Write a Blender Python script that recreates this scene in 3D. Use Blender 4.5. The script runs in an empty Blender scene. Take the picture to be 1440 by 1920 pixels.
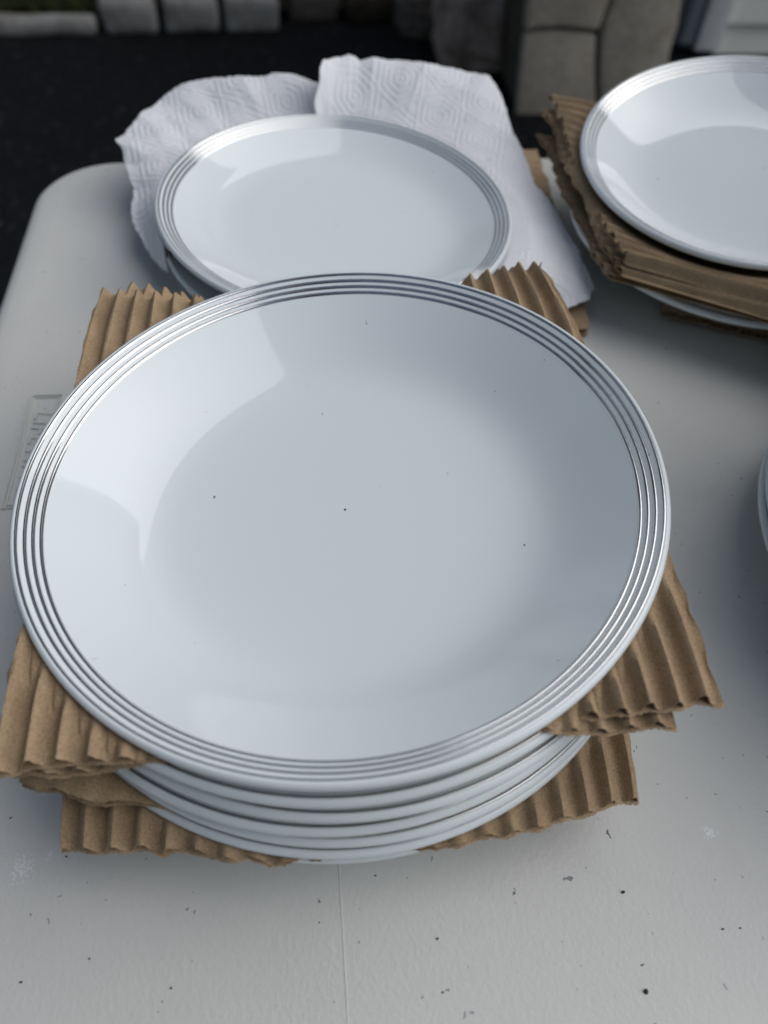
import bpy, bmesh, math, random
import numpy as np
from mathutils import Matrix, Vector, noise

# ------------------------------------------------------------------ camera, sky, sun, exposure
scene = bpy.context.scene
COL = scene.collection
H = 0.284                                   # camera height above the table top (table top is z = 0)
PITCH, ROLL, YAW, FPX = math.radians(52.52), math.radians(3.76), math.radians(-8.6), 1400.0
GROUND = -0.74

def cam_axes():
    fwd = np.array([-math.sin(YAW)*math.cos(PITCH), math.cos(YAW)*math.cos(PITCH), -math.sin(PITCH)])
    right = np.array([math.cos(YAW), math.sin(YAW), 0.0]); up = np.cross(right, fwd)
    r2 = math.cos(ROLL)*right + math.sin(ROLL)*up
    u2 = -math.sin(ROLL)*right + math.cos(ROLL)*up
    return r2, u2, fwd
CR, CU, CF = cam_axes()
def P(u, v, z):                             # photo pixel -> point on the horizontal plane at height z
    d = CF + (u-720)/FPX*CR - (v-960)/FPX*CU
    t = (z-H)/d[2]
    return np.array([d[0]*t, d[1]*t, z])

cam = bpy.data.cameras.new('camera'); cam_o = bpy.data.objects.new('camera', cam); COL.objects.link(cam_o)
cam_o.matrix_world = Matrix(((CR[0], CU[0], -CF[0], 0), (CR[1], CU[1], -CF[1], 0), (CR[2], CU[2], -CF[2], H), (0, 0, 0, 1)))
cam.sensor_width = 36; cam.lens = 36*FPX/1920; cam.clip_start = 0.01; cam.clip_end = 500
cam.dof.use_dof = True; cam.dof.focus_distance = 0.285; cam.dof.aperture_fstop = 7.0
scene.camera = cam_o

SUN_EL, SUN_AZ = math.radians(43), math.radians(80)     # azimuth: direction to the sun, clockwise from +Y
world = bpy.data.worlds.new('World'); scene.world = world; world.use_nodes = True
nt = world.node_tree
sky = nt.nodes.new('ShaderNodeTexSky'); sky.sky_type = 'NISHITA'; sky.sun_disc = False
sky.sun_elevation = SUN_EL; sky.sun_rotation = SUN_AZ; sky.air_density = 1.0; sky.dust_density = 1.5; sky.ozone_density = 1.0
hs = nt.nodes.new('ShaderNodeHueSaturation'); hs.inputs['Saturation'].default_value = 0.80
nt.links.new(sky.outputs[0], hs.inputs['Color'])
nt.links.new(hs.outputs[0], nt.nodes['Background'].inputs['Color'])
nt.nodes['Background'].inputs['Strength'].default_value = 0.056
sun = bpy.data.lights.new('sun', 'SUN'); sun.energy = 1.5; sun.angle = math.radians(86); sun.color = (1, 0.985, 0.965)
sun_o = bpy.data.objects.new('sun', sun); COL.objects.link(sun_o)
sd = Vector((math.sin(SUN_AZ)*math.cos(SUN_EL), math.cos(SUN_AZ)*math.cos(SUN_EL), math.sin(SUN_EL)))
sun_o.rotation_euler = sd.to_track_quat('Z', 'Y').to_euler()
scene.view_settings.view_transform = 'Standard'; scene.view_settings.look = 'None'
scene.view_settings.exposure = 0.66; scene.view_settings.gamma = 1.0

# ------------------------------------------------------------------ helpers
rng = random.Random(7)
def obj(name, me, mat=None, parent=None, smooth=True):
    o = bpy.data.objects.new(name, me); COL.objects.link(o)
    if mat is not None and not me.materials: me.materials.append(mat)
    if smooth and len(me.polygons): me.polygons.foreach_set('use_smooth', [True]*len(me.polygons))
    if parent is not None: o.parent = parent
    return o
def mesh(name, v, f):
    me = bpy.data.meshes.new(name); me.from_pydata([tuple(map(float, p)) for p in v], [], f); me.update(); return me
def empty(name, loc=(0, 0, 0), rot=(0, 0, 0)):
    o = bpy.data.objects.new(name, None); COL.objects.link(o); o.location = loc; o.rotation_euler = rot; o.empty_display_size = .05; return o
def tag(o, label, cat, group=None):
    o['label'] = label; o['category'] = cat
    if group: o['group'] = group
    return o
def structure(o): o['kind'] = 'structure'; return o
def grid_faces(nr, nc, wrap=False):
    f = []
    for i in range(nr-1):
        for j in range(nc if wrap else nc-1):
            k = (j+1) % nc
            f.append((i*nc+j, i*nc+k, (i+1)*nc+k, (i+1)*nc+j))
    return f
def bm_to(bm, name):
    me = bpy.data.meshes.new(name); bm.to_mesh(me); bm.free(); return me
def rough_block(name, sx, sy, sz, bev=.012, amp=.006, seed=0, cuts=3, freq=7.):
    bm = bmesh.new(); bmesh.ops.create_cube(bm, size=1)
    bmesh.ops.scale(bm, vec=(sx, sy, sz), verts=bm.verts)
    bmesh.ops.bevel(bm, geom=bm.edges[:], offset=bev, segments=2, affect='EDGES', profile=.6)
    bmesh.ops.subdivide_edges(bm, edges=[e for e in bm.edges if e.calc_length() > .05], cuts=cuts, use_grid_fill=True)
    for v in bm.verts:
        n = noise.noise_vector(v.co*freq+Vector((seed*3.1, seed*1.7, seed)))
        v.co += Vector(n)*amp
    return bm_to(bm, name)

# ------------------------------------------------------------------ materials
def new_mat(name, base=(.5, .5, .5), rough=.5, metal=0, spec=.5):
    m = bpy.data.materials.new(name); m.use_nodes = True
    b = m.node_tree.nodes['Principled BSDF']
    b.inputs['Base Color'].default_value = (*base, 1); b.inputs['Roughness'].default_value = rough
    b.inputs['Metallic'].default_value = metal; b.inputs['Specular IOR Level'].default_value = spec
    return m, m.node_tree, b
def nd(nt, typ, **kw):
    n = nt.nodes.new(typ)
    for k, v in kw.items():
        if k in n.inputs: n.inputs[k].default_value = v
        else: setattr(n, k, v)
    return n
def ramp(nt, fac, stops):
    r = nt.nodes.new('ShaderNodeValToRGB'); e = r.color_ramp.elements
    while len(e) > 1: e.remove(e[-1])
    e[0].position, e[0].color = stops[0][0], (*stops[0][1], 1)
    for p, c in stops[1:]:
        q = e.new(p); q.color = (*c, 1)
    nt.links.new(fac, r.inputs[0]); return r
def coords(nt, scale=(1, 1, 1)):
    g = nt.nodes.new('ShaderNodeTexCoord'); m = nt.nodes.new('ShaderNodeMapping'); m.inputs['Scale'].default_value = scale
    nt.links.new(g.outputs['Object'], m.inputs[0]); return m.outputs[0]
def noise_tex(nt, co, scale, detail=4, rough=.55):
    n = nd(nt, 'ShaderNodeTexNoise', Scale=scale, Detail=detail, Roughness=rough); nt.links.new(co, n.inputs['Vector']); return n.outputs['Fac']
def bump(nt, b, h, strength, dist):
    n = nd(nt, 'ShaderNodeBump', Strength=strength, Distance=dist); nt.links.new(h, n.inputs['Height'])
    nt.links.new(n.outputs[0], b.inputs['Normal'])
def mixc(nt, fac, a, b_, mode='MIX'):
    n = nt.nodes.new('ShaderNodeMix'); n.data_type = 'RGBA'; n.blend_type = mode
    if isinstance(fac, float): n.inputs['Factor'].default_value = fac
    else: nt.links.new(fac, n.inputs['Factor'])
    for s, x in (('A', a), ('B', b_)):
        i = [k for k in n.inputs if k.name == s and k.type == 'RGBA'][0]
        if isinstance(x, tuple): i.default_value = (*x, 1)
        else: nt.links.new(x, i)
    return [k for k in n.outputs if k.type == 'RGBA'][0]
def specks(nt, co, scale, size, seed=0.0, thin=.5):
    """sparse small irregular flecks: 1 on the fleck"""
    wob = nd(nt, 'ShaderNodeTexNoise', Scale=scale*4, Detail=2); nt.links.new(co, wob.inputs['Vector'])
    add = nd(nt, 'ShaderNodeVectorMath', operation='MULTIPLY_ADD'); nt.links.new(wob.outputs['Color'], add.inputs[0])
    add.inputs[1].default_value = (.35/scale,)*3; nt.links.new(co, add.inputs[2])
    v = nd(nt, 'ShaderNodeTexVoronoi', Scale=scale, feature='F1', Randomness=1.0, voronoi_dimensions='2D'); nt.links.new(add.outputs[0], v.inputs['Vector'])
    sep = nt.nodes.new('ShaderNodeSeparateColor'); nt.links.new(v.outputs['Color'], sep.inputs[0])
    # random size per cell; most cells none
    t = nd(nt, 'ShaderNodeMapRange'); nt.links.new(sep.outputs[0], t.inputs['Value'])
    t.inputs['From Min'].default_value = thin; t.inputs['From Max'].default_value = 1.0
    t.inputs['To Min'].default_value = 0.0; t.inputs['To Max'].default_value = size
    c = nd(nt, 'ShaderNodeMath', operation='LESS_THAN'); nt.links.new(v.outputs['Distance'], c.inputs[0]); nt.links.new(t.outputs[0], c.inputs[1])
    return c.outputs[0], sep.outputs[1]

def mat_porcelain():
    m, nt, b = new_mat('white_porcelain', (.79, .845, .855), .06, 0, .6)
    co = coords(nt)
    s, _ = specks(nt, co, 42, .016, thin=.62)
    c = mixc(nt, s, (.79, .845, .855), (.22, .20, .18))
    nt.links.new(c, b.inputs['Base Color'])
    n = noise_tex(nt, co, 22, 3); r = nd(nt, 'ShaderNodeMapRange'); nt.links.new(n, r.inputs['Value'])
    r.inputs['To Min'].default_value = .03; r.inputs['To Max'].default_value = .10; nt.links.new(r.outputs[0], b.inputs['Roughness'])
    return m
def mat_silver():
    m, nt, b = new_mat('silver_lustre', (.72, .71, .69), .1, 1.0)
    co = coords(nt); n = noise_tex(nt, co, 900, 2)
    r = nd(nt, 'ShaderNodeMapRange'); nt.links.new(n, r.inputs['Value']); r.inputs['To Min'].default_value = .06; r.inputs['To Max'].default_value = .2
    nt.links.new(r.outputs[0], b.inputs['Roughness'])
    return m
def mat_kraft(name, light=1.0):
    m, nt, b = new_mat(name, (.36, .27, .18), .85, 0, .25)
    co = coords(nt)
    n1 = noise_tex(nt, co, 1500, 3, .7); n2 = noise_tex(nt, co, 60, 4)
    c1 = ramp(nt, n1, [(.3, (.245*light, .17*light, .10*light)), (.5, (.385*light, .28*light, .175*light)), (.72, (.49*light, .37*light, .245*light))])
    c2 = ramp(nt, n2, [(.3, (.82, .80, .78)), (.7, (1.08, 1.06, 1.03))])
    nt.links.new(mixc(nt, 1.0, c1.outputs[0], c2.outputs[0], 'MULTIPLY'), b.inputs['Base Color'])
    bump(nt, b, n1, .35, .0003)
    return m
def mat_towel():
    m, nt, b = new_mat('paper_towel_paper', (.77, .775, .80), .95, 0, .1)
    co = coords(nt); n = noise_tex(nt, co, 1400, 3, .7); bump(nt, b, n, .5, .0003)
    b.inputs['Subsurface Weight'].default_value = 0.0
    return m
def mat_table():
    m, nt, b = new_mat('white_moulded_plastic', (.66, .66, .63), .38, 0, .42)
    co = coords(nt)
    base = ramp(nt, noise_tex(nt, co, 6, 5), [(.3, (.60, .60, .57)), (.7, (.68, .68, .645))]).outputs[0]
    s1, r1 = specks(nt, co, 46, .034, thin=.45)
    s2, r2 = specks(nt, co, 110, .05, thin=.72)
    dirt = ramp(nt, r1, [(.2, (.10, .10, .11)), (.7, (.36, .36, .38))]).outputs[0]
    c = mixc(nt, s1, base, dirt)
    c = mixc(nt, s2, c, (.30, .29, .29))
    # pale pink and grey rub marks, long thin scratches
    sm = ramp(nt, noise_tex(nt, coords(nt, (9, 2.5, 1)), 4, 6, .7), [(.60, (0, 0, 0)), (.75, (.35, .35, .35))]).outputs[0]
    c = mixc(nt, sm, c, (.52, .51, .53))
    # chalky scuffed patch near the front edge
    for (px_, py_, rad_) in ((40, 1628, .011), (90, 1606, .004), (1330, 1560, .006)):
        p_ = P(px_, py_, 0)
        dv = nd(nt, 'ShaderNodeVectorMath', operation='DISTANCE'); nt.links.new(co, dv.inputs[0]); dv.inputs[1].default_value = tuple(map(float, p_))
        mr = nd(nt, 'ShaderNodeMapRange'); nt.links.new(dv.outputs['Value'], mr.inputs['Value']); mr.inputs['From Max'].default_value = rad_; mr.inputs['To Min'].default_value = .62; mr.inputs['To Max'].default_value = .30
        ad = nd(nt, 'ShaderNodeMath', operation='ADD'); nt.links.new(mr.outputs[0], ad.inputs[0]); nt.links.new(noise_tex(nt, co, 900, 4, .7), ad.inputs[1])
        gt = nd(nt, 'ShaderNodeMath', operation='GREATER_THAN'); nt.links.new(ad.outputs[0], gt.inputs[0]); gt.inputs[1].default_value = 1.06
        c = mixc(nt, gt.outputs[0], c, (.80, .80, .79))
    nt.links.new(c, b.inputs['Base Color'])
    h = noise_tex(nt, co, 520, 3, .6)
    v = nd(nt, 'ShaderNodeTexVoronoi', Scale=640.0, feature='SMOOTH_F1'); nt.links.new(co, v.inputs['Vector'])
    mm = nd(nt, 'ShaderNodeMath', operation='MULTIPLY_ADD'); nt.links.new(v.outputs['Distance'], mm.inputs[0]); mm.inputs[1].default_value = .35; nt.links.new(h, mm.inputs[2])
    bump(nt, b, mm.outputs[0], .30, .0005)
    rr = ramp(nt, noise_tex(nt, co, 25, 5), [(.3, (.30,)*3), (.7, (.46,)*3)]); nt.links.new(rr.outputs[0], b.inputs['Roughness'])
    return m
def mat_stone(name, c0, c1, c2, scale=14, bs=.5, bd=.01, grain=.22):
    m, nt, b = new_mat(name, c1, .9, 0, .2)
    co = coords(nt); n = noise_tex(nt, co, scale, 8, .65)
    r = ramp(nt, n, [(.28, c0), (.5, c1), (.72, c2)])
    s = ramp(nt, noise_tex(nt, co, scale*9, 4, .7), [(.3, (1-grain,)*3), (.7, (1+grain,)*3)])
    nt.links.new(mixc(nt, 1.0, r.outputs[0], s.outputs[0], 'MULTIPLY'), b.inputs['Base Color'])
    bump(nt, b, noise_tex(nt, co, scale*3, 8, .7), bs, bd)
    return m
def mat_asphalt():
    m, nt, b = new_mat('black_asphalt', (.02, .02, .022), .9, 0, .15)
    co = coords(nt)
    v = nd(nt, 'ShaderNodeTexVoronoi', Scale=130.0); nt.links.new(co, v.inputs['Vector'])
    sep = nt.nodes.new('ShaderNodeSeparateColor'); nt.links.new(v.outputs['Color'], sep.inputs[0])
    a = ramp(nt, sep.outputs[0], [(.0, (.003, .003, .004)), (.8, (.007, .007, .0085)), (.985, (.013, .013, .015)), (1., (.09, .09, .09))])
    w = ramp(nt, noise_tex(nt, co, 2.2, 5), [(.3, (.75,)*3), (.7, (1.25,)*3)])
    nt.links.new(mixc(nt, 1.0, a.outputs[0], w.outputs[0], 'MULTIPLY'), b.inputs['Base Color'])
    bump(nt, b, v.outputs['Distance'], .8, .006)
    return m

M_POR, M_SIL, M_KRAFT, M_LINER = mat_porcelain(), mat_silver(), mat_kraft('kraft_flute_paper'), mat_kraft('kraft_liner_paper', 1.12)
M_TOWEL, M_TABLE, M_ASPH = mat_towel(), mat_table(), mat_asphalt()
M_KERB = mat_stone('grey_granite', (.16, .15, .135), (.28, .265, .24), (.38, .365, .34))
M_TAUPE = mat_stone('taupe_cast_stone', (.30, .255, .20), (.38, .33, .265), (.44, .39, .32), 9, .25, .006)
M_RED = mat_stone('reddish_fieldstone', (.20, .135, .11), (.42, .33, .29), (.56, .50, .46), 11, .8, .02)
M_SOIL = mat_stone('dark_soil', (.02, .017, .012), (.04, .032, .022), (.07, .055, .04), 30, .9, .02)
M_MORTAR = mat_stone('dark_mortar', (.07, .06, .05), (.10, .085, .07), (.13, .115, .095), 40, .5, .004)
M_GRASS, _nt, _b = new_mat('dull_grass', (.055, .07, .02), .8, 0, .2)
M_SIDING = mat_stone('cream_vinyl_siding', (.70, .68, .60), (.74, .72, .64), (.77, .75, .67), 3, .05, .002, .03)
M_TRIM = mat_stone('white_trim_paint', (.70, .69, .66), (.74, .73, .70), (.77, .76, .73), 4, .05, .002, .03)
M_BLUEGREY, _, _ = new_mat('blue_grey_strip', (.20, .215, .24), .6)
M_STEEL, _, _ = new_mat('grey_powder_coat', (.22, .22, .23), .45, .3)
M_THREAD, _, _ = new_mat('black_thread_fibre', (.02, .022, .03), .8)

# ------------------------------------------------------------------ the setting
g = structure(obj('driveway', mesh('driveway', [(-60, -60, GROUND), (60, -60, GROUND), (60, 60, GROUND), (-60, 60, GROUND)], [(0, 1, 2, 3)]), M_ASPH, smooth=False))
# planting bed / lawn beyond the stone edging
lawn = structure(obj('lawn', mesh('lawn', [(-60, 2.80, GROUND+.035), (1.2, 2.92, GROUND+.035), (1.2, 60, GROUND+.3), (-60, 60, GROUND+.3)], [(0, 1, 2, 3)]), M_SOIL, smooth=False))
# blades
gv, gf = [], []
for i in range(9000):
    x = rng.uniform(-2.0, .55); y = rng.uniform(2.84, 3.7)
    if x > -.62 and y < 3.35: continue
    z = GROUND+.033; a = rng.uniform(0, 6.28); h = rng.uniform(.03, .075); w = .004; l = rng.uniform(0, .03); b = rng.uniform(0, 6.28)
    k = len(gv); dx, dy = w*math.cos(a), w*math.sin(a)
    gv += [(x-dx, y-dy, z), (x+dx, y+dy, z), (x+l*math.cos(b), y+l*math.sin(b), z+h)]; gf.append((k, k+1, k+2))
gr = obj('grass', mesh('grass', gv, gf), M_GRASS); gr['kind'] = 'stuff'; gr['label'] = 'short dull green grass behind the stone edging'; gr['category'] = 'grass'

# stone edging along the driveway
kerb = structure(empty('kerb', (-.5, 2.9, GROUND)))
def kstone(u0, u1, v, depth, h, seed, mat=M_KERB, dy=0.):
    a, b = P(u0, v, GROUND), P(u1, v-3, GROUND)
    L = math.hypot(b[0]-a[0], b[1]-a[1])
    o = obj('edging_stone', rough_block('edging_stone', L*.965, depth, h, .02, .012, seed), mat)
    ang = math.atan2(b[1]-a[1], b[0]-a[0])
    o.rotation_euler = (0, 0, ang)
    mid = (a+b)/2
    o.location = (mid[0]-math.sin(ang)*(depth/2+dy), mid[1]+math.cos(ang)*(depth/2+dy), GROUND+h/2-.005)
    o.parent = kerb; o.matrix_parent_inverse = Matrix.Translation(-Vector((-.5, 2.9, GROUND)))
    return o
kstone(-420, -120, 76, .07, .06, 11); kstone(-115, 186, 70, .07, .055, 1)
kstone(196, 300, 66, .40, .10, 2); kstone(308, 414, 63, .40, .105, 3); kstone(422, 528, 60, .40, .10, 4)
kstone(540, 640, 40, .30, .09, 5, M_MORTAR); kstone(650, 740, 46, .24, .07, 6, M_SOIL); kstone(745, 830, 48, .26, .08, 8, M_MORTAR)

def boulder(name, c, s, seed, mat, label):
    bm = bmesh.new(); bmesh.ops.create_icosphere(bm, subdivisions=5, radius=1)
    for v in bm.verts:
        d = v.co.normalized()
        k = 1 + .22*noise.noise(d*1.3+Vector((seed, 0, 0))) + .13*noise.noise(d*3.1+Vector((0, seed, 0))) + .05*noise.noise(d*8) + .02*noise.noise(d*19)
        q = Vector([math.copysign(abs(x)**.72, x) for x in d])
        v.co = Vector((q.x*s[0], q.y*s[1], q.z*s[2]))*k
    o = obj(name, bm_to(bm, name), mat); o.location = c
    return tag(o, label, 'rock')
rc = P(893, 138, GROUND)
boulder('fieldstone', (rc[0]+.01, rc[1]+.12, GROUND+.15), (.135, .13, .19), 3.3, M_RED, 'rough reddish fieldstone standing on the driveway beside the taupe stone pier')
rc = P(800, 78, GROUND)
boulder('small_fieldstone', (rc[0], rc[1]+.10, GROUND+.05), (.09, .08, .07), 8.1, M_MORTAR, 'small dark stone lying between the kerb stones and the reddish fieldstone')

# stone-faced pier beside the house: individual stones on a mortar core
A = P(968, 214, GROUND); 
pier = empty('stone_pier', (A[0]+.225, A[1]+.15, GROUND), (0, math.radians(-4.5), 0))
tag(pier, 'taupe stone-faced pier of large irregular flags beside the cream house', 'pier')
PH, PD, h0 = .74, .30, .225
def prism(name, pts, y0, y1, bev=.012):
    bm = bmesh.new()
    fv = [bm.verts.new((x, y0, z)) for x, z in pts]; bv = [bm.verts.new((x, y1, z)) for x, z in pts]
    n = len(pts); bm.faces.new(fv); bm.faces.new(bv[::-1])
    for i in range(n): bm.faces.new((fv[i], bv[i], bv[(i+1) % n], fv[(i+1) % n]))
    bmesh.ops.recalc_face_normals(bm, faces=bm.faces[:])
    bmesh.ops.bevel(bm, geom=bm.edges[:], offset=bev, segments=3, affect='EDGES', profile=.5)
    return bm_to(bm, name)
obj('core', prism('core', [(-h0+.01, 0), (h0-.015, 0), (h0-.05, .3), (h0-.06, PH), (-h0+.01, PH)], -PD/2+.016, PD/2, .004), M_MORTAR, pier)
flags = [[(0, 0), (.245, 0), (.222, .10), (.203, .213), (.10, .232), (.03, .234), (0, .226)],
         [(.256, 0), (.449, 0), (.436, .08), (.425, .15), (.430, .22), (.416, .32), (.40, .44), (.30, .47), (.244, .36), (.222, .255), (.218, .20), (.234, .10)],
         [(0, .238), (.03, .246), (.10, .244), (.205, .226), (.212, .26), (.233, .36), (.285, .47), (.20, .56), (0, .54)],
         [(.30, .482), (.40, .452), (.41, .6), (.40, PH), (.22, PH), (.21, .57)],
         [(0, .552), (.20, .572), (.21, PH), (0, PH)]]
for i, fl in enumerate(flags):
    obj('stone', prism('stone', [(x-h0, z) for x, z in fl], -PD/2-.005*(i % 3), -PD/2+.03, .009), M_TAUPE, pier)
obj('cap', prism('cap', [(-h0-.03, PH), (h0-.02, PH), (h0-.02, PH+.06), (-h0-.03, PH+.06)], -PD/2-.03, PD/2+.03, .012), M_TAUPE, pier)

# house with lap siding, seen at the upper right
hx, hy = 1.34, 2.62
HW, HH = 5.0, 3.0
house = empty('house', (hx+HW/2, hy, GROUND)); tag(house, 'cream lap-sided house corner with white corner board beyond the stone pier', 'house')
def box(name, x0, x1, y0, y1, z0, z1, bev=.004):
    return prism(name, [(x0, z0), (x1, z0), (x1, z1), (x0, z1)], y0, y1, bev)
obj('foundation', box('foundation', -HW/2, HW/2, .064, 3., 0, .012), M_MORTAR, house)
obj('wall', box('wall', -HW/2, HW/2, .06, 3., .012, HH), M_SIDING, house)
zb = -.022; lap = .115
while zb < HH-.02:
    bm = bmesh.new()
    vs = [bm.verts.new(p) for p in ((-HW/2+.085, .028, zb), (HW/2, .028, zb), (HW/2, .052, zb+lap), (-HW/2+.085, .052, zb+lap), (-HW/2+.085, .06, zb), (HW/2, .06, zb), (HW/2, .06, zb+lap), (-HW/2+.085, .06, zb+lap))]
    for q in ((0, 1, 2, 3), (0, 4, 5, 1), (0, 3, 7, 4), (1, 5, 6, 2), (2, 6, 7, 3)): bm.faces.new([vs[i] for i in q])
    obj('siding_board', bm_to(bm, 'siding_board'), M_SIDING, house, smooth=False); zb += lap
obj('corner_board', box('corner_board', -HW/2, -HW/2+.084, .0, .059, .02, HH), M_TRIM, house)
obj('corner_strip', box('corner_strip', -HW/2-.062, -HW/2-.004, .01, .075, .03, HH, .012), M_BLUEGREY, house)  # narrow blue-grey strip just left of the corner board
obj('roof', prism('roof', [(-HW/2-.35, HH), (HW/2+.35, HH), (HW/2+.35, HH+.18), (-HW/2-.35, HH+.18)], -.45, 3.4, .02), M_STEEL, house)

# trees across the driveway (seen only as reflections in the porcelain and silver)
M_BARK, _, _ = new_mat('tree_bark', (.09, .07, .055), .9)
M_LEAF, _, _ = new_mat('tree_leaf', (.035, .05, .022), .7)
def make_tree(x, y, h, rad, seed, label):
    r = random.Random(seed); t = empty('broadleaf_tree', (x, y, GROUND)); tag(t, label, 'tree', 'trees along the driveway')
    tr = obj('trunk', tube_mesh('trunk', [(0, 0, -.05), (.03, .02, h*.2), (.06, -.03, h*.45), (0, .03, h*.8)], [.2, .15, .11, .03], 10), M_BARK, t)
    cl = []
    for i in range(26):
        a = r.uniform(0, 6.28); q = rad*math.sqrt(r.random())*.8; z = h*r.uniform(.30, .95); k = 1-abs(z/h-.55)*.9
        cl.append((q*k*math.cos(a), q*k*math.sin(a), z, rad*r.uniform(.25, .45)))
        if i < 9: obj('branch', tube_mesh('branch', [(.05, 0, z*.6), (q*k*math.cos(a)*.5, q*k*math.sin(a)*.5, z*.85), (q*k*math.cos(a), q*k*math.sin(a), z)], [.06, .04, .015], 7), M_BARK, t)
    v, f = [], []
    for i in range(7000):
        c = cl[r.randrange(len(cl))]; d = Vector((r.gauss(0, 1), r.gauss(0, 1), r.gauss(0, .8))).normalized()*c[3]*r.random()**.4
        p = Vector(c[:3])+d; a = Vector((r.gauss(0, 1), r.gauss(0, 1), r.gauss(0, .5))).normalized(); b = a.orthogonal().normalized(); s_ = r.uniform(.05, .10)
        k = len(v); v += [p-a*s_, p+b*s_*.5, p+a*s_, p-b*s_*.5]; f.append((k, k+1, k+2, k+3))
    obj('crown', mesh('crown', v, f), M_LEAF, t, False)
TREES = [(-4.2, 1.0, 6.5, 2.0, 1, 'broad leafy tree beside the driveway level with the table'), (-3.4, 4.4, 6.0, 1.9, 2, 'leafy tree behind the kerb stones at the lawn edge'), (-5.0, -3.0, 7.0, 2.1, 3, 'tall leafy tree farther down the driveway'), (-1.6, 8.6, 5.2, 2.0, 4, 'leafy tree on the far lawn straight beyond the kerb stones'), (1.6, 10.2, 5.4, 2.1, 5, 'leafy tree on the far lawn behind the house corner'), (-5.6, 7.4, 6.2, 2.1, 6, 'tall leafy tree at the far side of the lawn')]

# ------------------------------------------------------------------ folding table
tbl = empty('folding_table', (0, 0, 0)); tag(tbl, 'white moulded plastic folding table with speckled top and embossed logo', 'table')
TX0, TX1, TY0, TY1, TRAD = -.1825, 1.64, -.205, .5545, .055
def round_rect(x0, x1, y0, y1, r, n=14):
    pts = []
    for cx, cy, a0 in ((x1-r, y1-r, 0), (x0+r, y1-r, 90), (x0+r, y0+r, 180), (x1-r, y0+r, 270)):
        for i in range(n+1):
            a = math.radians(a0+90*i/n); pts.append((cx+r*math.cos(a), cy+r*math.sin(a)))
    return pts
v, f = [], []
prof = [(0.02, 0.0), (.0105, -.0003), (.006, -.0014), (.0025, -.004), (.0006, -.008), (0, -.013), (0, -.040), (.003, -.045), (.012, -.046), (.012, -.03)]
for ins, z in prof:
    v += [(x, y, z) for x, y in round_rect(TX0+ins, TX1-ins, TY0+ins, TY1-ins, max(TRAD-ins, .01))]
n = len(round_rect(0, 1, 0, 1, .1))
f = grid_faces(len(prof), n, True); f = [q[::-1] for q in f]
f.append(tuple(range(n))); f.append(tuple(range((len(prof)-1)*n, len(prof)*n))[::-1])
top = obj('table_top', mesh('table_top', v, f), M_TABLE, tbl)
me = top.data
for p in me.polygons:
    if len(p.vertices) > 4: p.use_smooth = False
# moulding seam, a hair proud
obj('mould_seam', box('mould_seam', .0012, .0018, TY0+.03, .30, -.0005, .00012, .00005), M_TABLE, tbl)
# embossed logo: double frame and raised letters, reading from the far end towards the near end
logo = empty('logo_emboss', (0, 0, 0)); logo.parent = tbl
lx0, lx1, ly0, ly1 = -.1466, -.1293, .2285, .3050
def frame(name, x0, x1, y0, y1, w, h):
    v = [(x0, y0, 0), (x1, y0, 0), (x1, y1, 0), (x0, y1, 0)]
    s = .5*w
    ring = [(0, 0.), (.25*w, h), (.75*w, h), (w, 0.)]
    vv = []
    for ins, z in ring: vv += [(x0+ins, y0+ins, z-.0001), (x1-ins, y0+ins, z-.0001), (x1-ins, y1-ins, z-.0001), (x0+ins, y1-ins, z-.0001)]
    return mesh(name, vv, grid_faces(4, 4, True))
obj('frame', frame('frame', lx0, lx1, ly0, ly1, .0012, .0012), M_TABLE, logo, False)
obj('frame', frame('frame', lx0+.0019, lx1-.0019, ly0+.0019, ly1-.0019, .0008, .0009), M_TABLE, logo, False)
fc = bpy.data.curves.new('lettering', 'FONT'); fc.body = 'LIFETIME'; fc.size = .0125; fc.shear = .15; fc.extrude = .0006; fc.bevel_depth = .00015
fc.align_x = 'CENTER'; fc.align_y = 'CENTER'; fc.space_character = 1.12
fo = bpy.data.objects.new('lettering_source', fc); COL.objects.link(fo)
bpy.context.view_layer.update()
lm = bpy.data.meshes.new_from_object(fo.evaluated_get(bpy.context.evaluated_depsgraph_get())); bpy.data.objects.remove(fo)
lm.transform(Matrix.Translation(((lx0+lx1)/2, (ly0+ly1)/2, .0001)) @ Matrix.Rotation(math.radians(-90), 4, 'Z'))
lm.materials.clear(); obj('lettering', lm, M_TABLE, logo, False)
# folding legs
def tube_mesh(name, pts, r, n=12):
    v, f = [], []
    for i, p in enumerate(pts):
        p = Vector(p); a = Vector(pts[max(i-1, 0)]); b = Vector(pts[min(i+1, len(pts)-1)])
        t = (b-a).normalized(); u = t.orthogonal().normalized()
        if i and (u-pu).length > .5:
            u = (pu - t*pu.dot(t)).normalized()
        pu = u; w = t.cross(u)
        rr = r[i] if isinstance(r, (list, tuple)) else r
        v += [p+rr*(math.cos(6.28318*k/n)*u+math.sin(6.28318*k/n)*w) for k in range(n)]
    f = grid_faces(len(pts), n, True); f.append(tuple(range(n))[::-1]); f.append(tuple(range((len(pts)-1)*n, len(pts)*n)))
    return mesh(name, v, f)
for x in (.10, 1.36):
    y0, y1 = TY0+.10, TY1-.10
    for y in (y0, y1):
        obj('leg', tube_mesh('leg', [(x, y, -.031), (x, y, -.1), (x, y, -.5), (x, y, GROUND)], .0135), M_STEEL, tbl)
    obj('cross_bar', tube_mesh('cross_bar', [(x, y0, -.42), (x, (y0+y1)/2, -.42), (x, y1, -.42)], .010), M_STEEL, tbl)

for t_ in TREES: make_tree(*t_)

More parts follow.
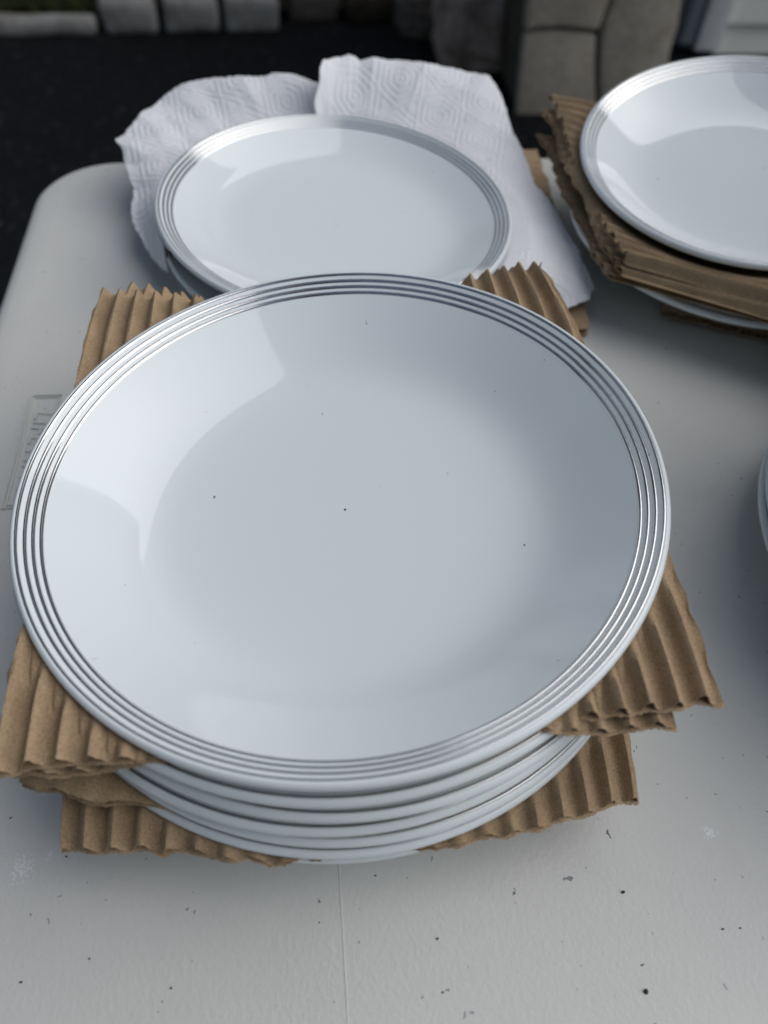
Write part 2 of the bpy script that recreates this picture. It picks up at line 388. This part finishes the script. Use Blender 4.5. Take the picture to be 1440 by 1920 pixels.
# ------------------------------------------------------------------ plates and bowls
class Dish:
    """revolved coupe dish; heights are relative to the rim plane; world rim plane through c, tilted by (tx, ty) degrees"""
    def __init__(s, c, R, d, rw, tx=0, ty=0, k=.006, tv=.003, foot=.0018):
        s.c = np.array(c); s.R = R; s.d = d; s.rw = rw; s.k = k; s.tv = tv; s.foot = foot
        s.gx, s.gy = math.tan(math.radians(tx)), math.tan(math.radians(ty))
        s.m = d/(k*math.log(1+math.exp((R-rw)/k)))
    def zt(s, r): return -s.d + s.m*s.k*np.log(1+np.exp((np.minimum(r, s.R)-s.rw)/s.k))
    def tvr(s, r):
        u = np.clip((np.minimum(r, s.R)-s.R+.022)/.018, 0, 1); return s.tv+.0012*u*u*(3-2*u)
    def zu(s, r): return s.zt(r) - s.tvr(r)
    def off(s, x, y): return s.c[2] - s.gx*(x-s.c[0]) - s.gy*(y-s.c[1])
    def rad(s, x, y): return np.hypot(x-s.c[0], y-s.c[1])
    def top(s, x, y): return s.off(x, y)+s.zt(s.rad(x, y))
    def under(s, x, y): return s.off(x, y)+s.zu(s.rad(x, y))
def revolve(name, prof, n=160):
    v = []
    for r, z in prof: v += [(r*math.cos(2*math.pi*k/n), r*math.sin(2*math.pi*k/n), z) for k in range(n)]
    f = grid_faces(len(prof), n, True)
    return mesh(name, v, f)
DISH_MESH = {}
def make_dish(name, D, label, cat, group=None):
    R = D.R; tv = D.tv+.0012
    rr = list(np.linspace(.0005, D.rw-.012, 8)) + list(np.linspace(D.rw-.010, R-.0014, 30))
    prof = [(r, float(D.zt(r))) for r in rr]
    e = prof[-1][1]; zc = e - tv*.5
    for a in (70, 45, 20, -5, -30, -60):                   # rounded lip
        prof.append((R-.0014+.0019*math.cos(math.radians(a)), zc+tv*.5*math.sin(math.radians(a))))
    rf = D.rw*.80
    for r in np.linspace(R-.002, rf+.005, 26): prof.append((float(r), float(D.zu(r))))
    b = float(D.zu(rf))
    prof += [(rf+.003, b-D.foot*.5), (rf+.0015, b-D.foot), (rf-.0015, b-D.foot), (rf-.003, b-D.foot*.3), (rf-.005, b), (.0005, b)]
    o = empty(name, (D.c[0], D.c[1], D.c[2]))
    n = Vector((D.gx, D.gy, 1)).normalized()
    o.rotation_euler = Vector((0, 0, 1)).rotation_difference(n).to_euler()
    tag(o, label, cat, group)
    key = (R, D.d, D.rw, D.k, tv)
    cached = DISH_MESH.get(key)
    if cached:
        for nm, me_ in cached: obj(nm, me_, None, o, False)
        return o
    body = obj('body', revolve('body', prof), M_POR, o)
    body.data.flip_normals(); DISH_MESH[key] = [('body', body.data)]
    for r0, w in ((R-.0022, .00095), (R-.0046, .00115), (R-.0068, .00115), (R-.0090, .00115)):
        pr = [(r0+w/2, float(D.zt(r0+w/2))-.0001), (r0+w/2, float(D.zt(r0+w/2))+.00009), (r0, float(D.zt(r0))+.00012), (r0-w/2, float(D.zt(r0-w/2))+.00009), (r0-w/2, float(D.zt(r0-w/2))-.0001)]
        DISH_MESH[key].append(('silver_band', obj('silver_band', revolve('silver_band', pr), M_SIL, o).data))
    return o

R1, R2 = .1175, .105
front = []
for x, y, z, tx, ty in ((.0085, .1722, .0352, 0, 0), (.0090, .1722, .0410, -.3, 0), (.0100, .1738, .0477, -.7, 0), (.0080, .1752, .0550, -1.2, .1),
                        (.0105, .1768, .0630, -1.9, .2), (.0090, .1788, .0708, -2.9, .3), (.0096, .1811, .0783, -3.94, .46)):
    front.append(Dish((x, y, z), R1, .030, .0775, tx, ty))
names = ['bottom coupe bowl of the tall front stack, resting on the table', 'coupe bowl second from the bottom of the tall front stack', 'coupe bowl third from the bottom of the tall front stack',
         'coupe bowl fourth from the bottom of the tall front stack', 'coupe bowl third from the top of the tall front stack', 'coupe bowl just under the top cardboard sheet of the front stack',
         'large white coupe bowl with four silver rim lines topping the front stack']
for D, nm in zip(front, names): make_dish('coupe_bowl', D, nm, 'bowl', 'bowls in the front stack')

rear = [Dish((.0235, .4175, .0262), R2, .0165, .074, .6, 0, k=.007), Dish((.0226, .4165, .0438), R2, .0165, .074, 2.47, -1.15, k=.007)]
make_dish('plate', rear[0], 'white plate with silver rim lines under the paper towels', 'plate', 'plates padded with paper towel')
make_dish('plate', rear[1], 'white plate with silver rim lines lying on the paper towels', 'plate', 'plates padded with paper towel')

right = [Dish((.276, .4110, .0300), R2, .024, .070, 0, 0, k=.007), Dish((.279, .4225, .0540), R2, .024, .070, -4.5, -4, k=.007), Dish((.2773, .4221, .0703), R2, .024, .070, -6.05, -5.3, k=.007)]
for D, nm in zip(right, ('wide lower bowl at the base of the stack beside the towelled plates', 'bowl between cardboard sheets in the stack beside the towelled plates', 'silver-rimmed bowl topping the cardboard-layered stack beside the towelled plates')):
    make_dish('coupe_bowl', D, nm, 'bowl', 'bowls in the stack behind')
ORD = ['first', 'second', 'third', 'fourth', 'fifth', 'sixth', 'seventh', 'eighth', 'ninth', 'tenth', 'eleventh', 'twelfth', 'thirteenth', 'fourteenth', 'fifteenth', 'sixteenth', 'seventeenth', 'eighteenth', 'nineteenth', 'twentieth']
def tall_stack(x, y, n, where, group):
    for i in range(n):
        make_dish('coupe_bowl', Dish((x+.0006*(i % 3), y+.001*(i % 2), .0268+.0075*i), R1, .022, .080, 0, 0),
                  ('lowest' if i == 0 else 'topmost' if i == n-1 else ORD[i]+' from the bottom') + ' white bowl ' + where, 'bowl', group)
tall_stack(.3110, .150, 14, 'of the tall stack beside the front stack', 'bowls stacked beside the front stack')
tall_stack(.5300, .285, 20, 'of the added out-of-view stack towards the table middle', 'bowls added out of view to shade the table')  # added stack, out of view, shades the table strip between the other stacks

# ------------------------------------------------------------------ corrugated cardboard
PITCH_F = .0090
def gap_surface(above, below, drop):
    """height midway between two nested dishes, running out beyond the rim with a droop"""
    def z(x, y):
        ra = above.rad(x, y)
        lo = below.top(x, y) if below is not None else np.zeros_like(x)
        hi = above.under(x, y)
        inside = np.clip((lo+hi)/2, lo+.0003, None)
        # beyond the rim: level of the gap at the rim, then droop
        R = above.R
        ux, uy = (x-above.c[0])/np.maximum(ra, 1e-6), (y-above.c[1])/np.maximum(ra, 1e-6)
        ex, ey = above.c[0]+ux*R, above.c[1]+uy*R
        gl = (above.off(ex, ey)-above.tv-.0012 + (below.off(ex, ey) if below is not None else 0))/2
        out = gl + drop(x, y, np.maximum(ra-R, 0))
        return np.where(ra < R, inside, out), ra-R
    return z
def make_sheet(name, label, rect, angle, zf, flute_axis='y', both=False, amp=.0017, seed=0, nrow=70, fold=None, group='corrugated cardboard sheets between the dishes', squash=.006, minz=0.0, notch=0.0, shear=0.0, bulge=0.0, left=None):
    """rect = centre x, y, size x, size y (local x across, local y along). fluted paper on top, flat liner below (and above when both)."""
    cx, cy, sx, sy = rect
    r = np.random.RandomState(seed)
    across, along = (sx, sy) if flute_axis == 'y' else (sy, sx)
    nfl = across/PITCH_F; nc = int(nfl*10)+1
    A_, L_ = np.meshgrid(np.linspace(-across/2, across/2, nc), np.linspace(-along/2, along/2, nrow))
    ph = 2*np.pi*A_/PITCH_F + .25*np.sin(A_*60+seed) + .3*np.sin(L_*25+seed*2+A_*20)
    edge = np.clip(1-(along/2-np.abs(L_))/.012, 0, 1)
    j = np.interp(np.arange(nc), np.arange(0, nc+12, 6), r.uniform(-1, 1, len(np.arange(0, nc+12, 6))))
    L2 = L_ + edge*np.sign(L_)*(j[None, :]*.0011 + .0008*np.sin(A_*90+seed))
    L2 = L2 - notch*np.clip(L_/(along/2), 0, 1)**3*(1-(2*A_/across)**2)
    L2 = L2 - bulge*np.clip(-L_/(along/2), 0, 1)**3*(1-(2*A_/across)**2)
    fr = r.uniform(-1, 1, A_.shape)*.0003
    L2 = L2 + (np.abs(L_) > along/2-1e-6)*fr
    A2 = A_ + (np.abs(np.abs(A_)-across/2) < PITCH_F*.05)*np.interp(L_[:, 0], np.linspace(-along/2, along/2, 40), r.uniform(-1, 1, 40))[:, None]*.0007
    lx, ly = (A2, L2) if flute_axis == 'y' else (L2, A2)
    ca, sa = math.cos(angle), math.sin(angle)
    X, Y = cx+ca*lx-sa*ly, cy+sa*lx+ca*ly+shear*lx
    if left is not None:
        ys_, xs_ = left; o_ = np.argsort(ys_); xl = np.interp(Y, np.array(ys_)[o_], np.array(xs_)[o_])
        X = X + (xl-(cx-sx/2))*np.clip(1-(lx+sx/2)/sx, 0, 1.02)
    Z0, outd = zf(X, Y)
    sq = np.clip((outd+.001)/squash, 0, 1); sq = sq*sq*(3-2*sq)
    crush = .75+.25*np.sin(A_*38+L_*17+seed*1.3)
    wob = sq*.0009*np.sin(X*41+Y*29+seed)
    wave = 2*((np.sin(ph)+1)/2)**1.7-1
    a = amp*(.12+.88*sq)
    th = a*2+.0008
    root = empty(name, (cx, cy, float(np.median(Z0)))); tag(root, label, 'cardboard', group)
    inv = np.array(root.location)
    def layer(nm, Z, mat, t, ext=0.0):
        V = np.stack([cx+(X-cx)*(1+ext), cy+(Y-cy)*(1+ext), Z], -1).reshape(-1, 3)
        V[:, 2] = np.maximum(V[:, 2], minz)
        if fold is not None: V = fold(V)
        V = V-inv
        me = mesh(nm, V, grid_faces(nrow, nc)); o = obj(nm, me, mat, root)
        md = o.modifiers.new('thickness', 'SOLIDIFY'); md.thickness = t; md.offset = 0
        es = o.modifiers.new('crisp_edges', 'EDGE_SPLIT'); es.split_angle = math.radians(55)
        return o
    base = Z0+wob
    layer('fluted_paper', base+a*wave*(.55+.45*crush), M_KRAFT, .00035)
    layer('liner', base-a-.0003+.00025*np.sin(ph*.5+seed), M_LINER, .00045, .0055)
    if both: layer('liner', base+a+.0003+.0002*np.sin(ph+1), M_LINER, .00035)
    return root

def droop(c, k, lx=0., ly=0., base=0.):
    return lambda x, y, d: base*np.clip(d/.008, 0, 1) - k*d*d*60 + lx*(x-c[0])*np.clip(d/.02, 0, 1) + ly*(y-c[1])*np.clip(d/.02, 0, 1)
make_sheet('cardboard_sheet', 'large corrugated cardboard sheet directly under the top bowl of the front stack', (.0115, .1965, .214, .234), 0, gap_surface(front[6], front[5], droop((.01, .18), .06, 0, 0, .0006)), seed=1, nrow=110, amp=.0027, notch=.036)
make_sheet('cardboard_sheet', 'second corrugated sheet doubled beneath the topmost one of the front stack', (.0095, .2005, .196, .246), math.radians(-1.5), gap_surface(front[6], front[5], droop((.01, .18), .06, 0, 0, -.0050)), seed=2, nrow=110, amp=.0021, notch=.045)
make_sheet('cardboard_sheet', 'flat-faced cardboard sheet poking out midway down the front stack', (-.049, .113, .076, .080), math.radians(-14), gap_surface(front[2], front[1], droop((.01, .18), .02, 0, 0, .0020)), both=True, seed=3)
make_sheet('cardboard_sheet', 'lowest corrugated sheet of the front stack drooping towards the table', (.0110, .163, .190, .190), math.radians(-.8), gap_surface(front[1], front[0], droop((.01, .17), .25)), seed=4, minz=.0032, amp=.0027, bulge=.012)

# stack behind right: flutes run left-right, front edges folded down
def fold_front(yf, slope, zmin, rad=.006):
    def fn(V):
        V = V.copy(); yl = yf + slope*(V[:, 0]-.27)
        d = yl - V[:, 1]                                 # distance in front of the fold line
        m = d > 0
        th = np.minimum(d[m]/rad, 1.35)
        ex = np.maximum(d[m]-1.35*rad, 0)
        V[m, 1] = yl[m] - rad*np.sin(th) - ex*math.cos(1.35)
        V[m, 2] = np.maximum(V[m, 2] - rad*(1-np.cos(th)) - ex*math.sin(1.35), zmin)
        return V
    return fn
gR = 'cardboard sheets in the stack behind'
TL1 = ([.525, .49, .455, .43, .41, .36, .34, .30], [.172, .1735, .1725, .172, .173, .178, .181, .184])
make_sheet('cardboard_sheet', 'ribbed cardboard sheet directly under the topmost bowl of the stack behind', (.281, .3640, .222, .176), 0, gap_surface(right[2], right[1], droop((.28, .42), .02, 0, 0, .001)), 'x', seed=5, group=gR, shear=-.6, left=TL1, fold=fold_front(.300, -.6, .042))
make_sheet('cardboard_sheet', 'ribbed cardboard sheet second from the top of the stack behind', (.279, .3610, .224, .176), 0, gap_surface(right[2], right[1], droop((.28, .42), .02, 0, 0, -.0065)), 'x', seed=6, group=gR, shear=-.6, left=(TL1[0], [x-.0025 for x in TL1[1]]), fold=fold_front(.295, -.6, .037))
make_sheet('cardboard_sheet', 'dark-edged cardboard sheet under the middle bowl of the stack behind', (.277, .3620, .226, .160), 0, gap_surface(right[1], right[0], droop((.28, .42), .02, 0, 0, .0)), 'x', seed=7, group=gR, shear=-.6, left=(TL1[0], [x-.005 for x in TL1[1]]))
flat = lambda zc: (lambda x, y: (zc + 0*x + .0012*np.sin(x*30+y*22), np.full_like(x, .05)))
make_sheet('cardboard_sheet', 'bottom cardboard sheet on the table under the stack behind', (.337, .380, .200, .150), math.radians(-24), flat(.0036), 'y', both=True, seed=8, group=gR)
make_sheet('cardboard_sheet', 'cardboard sheet on the table under the towelled plates', (.064, .4520, .222, .212), math.radians(-4.5), flat(.0036), 'x', both=True, seed=9, group='cardboard under the towelled plates')

# ------------------------------------------------------------------ paper towels
def emboss(x, y, a=.0345):
    # concentric hexagon rings on a triangular lattice
    h = a*math.sqrt(3)/2
    best = np.full_like(x, 9.); bx = np.zeros_like(x); by = np.zeros_like(x)
    j0 = np.round(y/h)
    for dj in (-1, 0, 1):
        j = j0+dj; cy = j*h; sh = np.where(np.mod(j, 2) == 0, 0., a/2)
        i0 = np.round((x-sh)/a); cx = i0*a+sh
        d = np.hypot(x-cx, y-cy); m = d < best
        best = np.where(m, d, best); bx = np.where(m, x-cx, bx); by = np.where(m, y-cy, by)
    c30 = math.cos(math.radians(30)); s30 = .5
    hexd = np.maximum(np.abs(by), np.abs(c30*bx+s30*by)); hexd = np.maximum(hexd, np.abs(c30*bx-s30*by))
    ring = np.cos(2*np.pi*hexd/.0038)
    ang = np.arctan2(by, bx)
    dots = np.cos(ang*np.maximum(np.round(hexd/.0020)*7, 6))
    return ring*(.6+.4*dots)
def make_towel(name, label, outline, cen, above, below, a_rot, seed, lift=0., nphi=560, nr=170, curl=None, wamp=.0035):
    pts = np.array([P(u, v, z) for u, v, z in outline])
    ph = np.unwrap(np.arctan2(pts[:, 1]-cen[1], pts[:, 0]-cen[0])); rr = np.hypot(pts[:, 0]-cen[0], pts[:, 1]-cen[1]); zz = pts[:, 2]
    o = np.argsort(ph); ph, rr, zz = ph[o], rr[o], zz[o]
    t = np.linspace(ph[0], ph[-1], nphi)
    ro, zo = np.interp(t, ph, rr), np.interp(t, ph, zz)
    rs = np.random.RandomState(seed)
    ro = ro + np.interp(t, np.linspace(t[0], t[-1], nphi//4), rs.uniform(-1, 1, nphi//4))*.0006
    s = np.linspace(0, 1, nr)[:, None]
    r0 = .045
    r = r0+(ro[None]-r0)*s; X = cen[0]+r*np.cos(t)[None]; Y = cen[1]+r*np.sin(t)[None]
    R = above.R
    gl = lambda x, y: (above.off(x, y)-above.tv-.0012+below.off(x, y))/2
    ins = (above.under(X, Y)+below.top(X, Y))/2
    ex, ey = cen[0]+R*np.cos(t)[None], cen[1]+R*np.sin(t)[None]
    w = np.clip((r-R)/np.maximum(ro[None]-R, 1e-4), 0, 1); ww = w*w*(3-2*w)
    free = gl(ex, ey)*(1-ww)+zo[None]*ww
    out = np.clip((r-R)/.012, 0, 1)
    wr = np.zeros_like(X)
    for i in range(7):
        a = rs.uniform(0, 6.28); k = rs.uniform(45, 190); p = rs.uniform(0, 6.28)
        q = np.sin((X*math.cos(a)+Y*math.sin(a))*k+p+1.3*np.sin(Y*40+i))
        wr += (1-np.abs(q))*(.28/ (k/80))*wamp * (1 if i % 2 else -1)
    Z = np.where(r < R, ins, free) + out*wr + lift*out
    ca, sa = math.cos(a_rot), math.sin(a_rot)
    Z = Z + .00042*emboss(ca*X-sa*Y, sa*X+ca*Y)*(.1+.9*out)
    if curl is not None: X, Y, Z = curl(X, Y, Z, t[None], w)
    Z = np.maximum(Z, .002)
    c = (cen[0], cen[1], 0.03)
    V = np.stack([X-c[0], Y-c[1], Z-c[2]], -1).reshape(-1, 3)
    ob = obj(name, mesh(name, V, grid_faces(nr, nphi)), M_TOWEL); ob.location = c
    md = ob.modifiers.new('thickness', 'SOLIDIFY'); md.thickness = .0006; md.offset = 1
    return tag(ob, label, 'paper towel', 'paper towels between the plates')
cen = (.0226, .4165)
left_out = [(690, 175, .046), (640, 158, .048), (598, 150, .052), (545, 135, .055), (450, 140, .055), (345, 155, .050), (300, 182, .045), (245, 232, .042), (216, 263, .040), (228, 277, .038),
            (233, 300, .034), (250, 350, .028), (247, 410, .023), (268, 450, .020), (290, 490, .017), (330, 522, .015), (400, 548, .013), (470, 560, .012)]
right_out = [(596, 170, .056), (604, 140, .060), (625, 121, .062), (655, 112, .062), (675, 124, .058), (700, 117, .060), (800, 127, .057), (870, 140, .052), (915, 148, .050), (935, 180, .044), (950, 225, .037), (962, 260, .032),
             (985, 310, .027), (1000, 352, .024), (1030, 385, .020), (1060, 440, .018), (1090, 500, .015), (1112, 545, .013), (1102, 566, .012), (1072, 580, .011), (1000, 600, .010)]
make_towel('paper_towel', 'white embossed paper towel crumpled out on the rounded-corner side of the table', left_out, cen, rear[1], rear[0], .35, 21)
def curl_edge(X, Y, Z, t, w):
    e = np.clip(1-(t.max()-t)/.16, 0, 1)**2*w
    return X-.005*np.sin(w*4.2)*e+.002*np.sin(w*11)*e, Y+.002*np.sin(w*9)*e, Z+.010*e
make_towel('paper_towel', 'white embossed paper towel with raised hexagon rings spread over the cardboard', right_out, cen, rear[1], rear[0], -.28, 22, lift=.003, curl=curl_edge, wamp=.0016)

# ------------------------------------------------------------------ the person leaning over the table (behind the lens, mirrored in the porcelain)
def make_person():
    V, E_, Rd = [], [], []
    def node(p, r, prev=None):
        V.append(p); Rd.append(r); i = len(V)-1
        if prev is not None: E_.append((prev, i))
        return i
    pel = node((0, -.50, .18), .15)
    sp = node((0, -.43, .34), .15, pel); ch = node((0, -.33, .50), .165, sp); nb = node((0, -.24, .60), .10, ch)
    nk = node((0, -.19, .655), .058, nb); h1 = node((0, -.15, .70), .068, nk); h2 = node((0, -.125, .755), .088, h1); h3 = node((0, -.12, .80), .080, h2); node((0, -.125, .845), .05, h3)
    node((0, -.035, .735), .014, h2)
    for sx in (-1, 1):
        node((sx*.085, -.135, .755), .015, h2)
        sh = node((sx*.165, -.29, .56), .085, ch); ua = node((sx*.27, -.31, .42), .055, sh); el = node((sx*.345, -.325, .27), .045, ua)
        fa = node((sx*.345, -.27, .14), .040, el); wr = node((sx*.335, -.222, .062), .027, fa); pm = node((sx*.33, -.165, .030), .026, wr)
        for k, (dx, ln) in enumerate(((-.030, .055), (-.010, .066), (.010, .062), (.030, .048))):
            b0 = node((sx*.33+dx, -.13, .024), .0095, pm); b1 = node((sx*.33+dx*1.15, -.13+ln*.55, .021), .0088, b0); node((sx*.33+dx*1.2, -.13+ln, .010), .0075, b1)
        t0 = node((sx*(.33-.038), -.165, .022), .011, pm); node((sx*(.33-.062), -.138, .014), .009, t0)
        hp = node((sx*.095, -.52, .10), .105, pel); kn = node((sx*.12, -.49, -.27), .065, hp); an = node((sx*.125, -.55, -.655), .043, kn)
        hl = node((sx*.127, -.545, -.70), .04, an); node((sx*.14, -.40, -.712), .033, hl)
    me = bpy.data.meshes.new('person'); me.from_pydata(V, E_, []); me.update()
    o = bpy.data.objects.new('person', me); COL.objects.link(o)
    sk = o.modifiers.new('skin', 'SKIN'); sk.use_smooth_shade = True
    for i, l in enumerate(me.skin_vertices[0].data): l.radius = (Rd[i], Rd[i]*(.72 if i in (0, 1, 2) else 1)); l.use_root = (i == 0)
    sb = o.modifiers.new('sub', 'SUBSURF'); sb.levels = 2; sb.render_levels = 2
    bpy.context.view_layer.update()
    bme = bpy.data.meshes.new_from_object(o.evaluated_get(bpy.context.evaluated_depsgraph_get()))
    o.modifiers.clear(); o.data = bme; bme.name = 'person'
    mats = [new_mat('dark_jacket_cloth', (.03, .033, .04), .9)[0], new_mat('skin', (.42, .27, .20), .5)[0], new_mat('dark_trousers_cloth', (.04, .045, .06), .9)[0], new_mat('shoe_leather', (.03, .03, .03), .5)[0]]
    bme.materials.clear()
    for m in mats: bme.materials.append(m)
    for p in bme.polygons:
        c = p.center; p.use_smooth = True
        p.material_index = 3 if c.z < -.67 else 2 if c.z < .13 and c.y < -.34 else 1 if (c.z > .645 or (c.y > -.25 and c.z < .10)) else 0
    hv = bpy.data.meshes.new('hair'); bm = bmesh.new(); bmesh.ops.create_uvsphere(bm, u_segments=32, v_segments=20, radius=1)
    bmesh.ops.delete(bm, geom=[v for v in bm.verts if v.co.z < -.35 or (v.co.y > .45 and v.co.z < .35)], context='VERTS')
    for v in bm.verts: v.co = Vector((v.co.x*.098, v.co.y*.105-.14, v.co.z*.105+.785))*1.0 + Vector(noise.noise_vector(v.co*9))*.004
    bm.to_mesh(hv); bm.free()
    obj('hair', hv, new_mat('brown_hair', (.05, .035, .025), .6)[0], o)
    tag(o, 'person in a dark jacket leaning over the table edge on both hands', 'person')
make_person()

# ------------------------------------------------------------------ small things
th0 = P(1001, 506, .074)
th = [(th0[0], th0[1], .066), (th0[0]+.0012, th0[1]+.001, .070), (th0[0]+.0030, th0[1]+.0015, .0735), (th0[0]+.0032, th0[1]+.001, .0775)]
o = obj('thread', tube_mesh('thread', th, [.0004, .0006, .0005, .0002], 6), M_THREAD); tag(o, 'short black thread sticking up from the corner of the corrugated sheet', 'thread')
M_CRUMB, _, _ = new_mat('dark_grit', (.05, .045, .045), .9)
cv, cf = [], []
for u, v, s in ((1168, 1673, .0011), (1211, 1859, .0013), (820, 1760, .0007), (704, 1642, .0006), (40, 1842, .0007), (168, 1798, .0006), (1355, 1742, .0006), (1388, 1740, .0006), (125, 1606, .0006), (321, 1853, .0006), (599, 1730, .0005)):
    p = P(u, v, 0); k = len(cv)
    bm = bmesh.new(); bmesh.ops.create_icosphere(bm, subdivisions=1, radius=1); bm.verts.ensure_lookup_table()
    for q in bm.verts: cv.append((p[0]+q.co.x*s*rng.uniform(.35, 1.0), p[1]+q.co.y*s*rng.uniform(.3, .8), max(q.co.z*s*.5+s*.35, .00005)))
    for q in bm.faces: cf.append(tuple(k+w.index for w in q.verts))
    bm.free()
o = obj('grit', mesh('grit', cv, cf), M_CRUMB); o['kind'] = 'stuff'; o['label'] = 'dark grit specks scattered on the white table top'; o['category'] = 'grit'
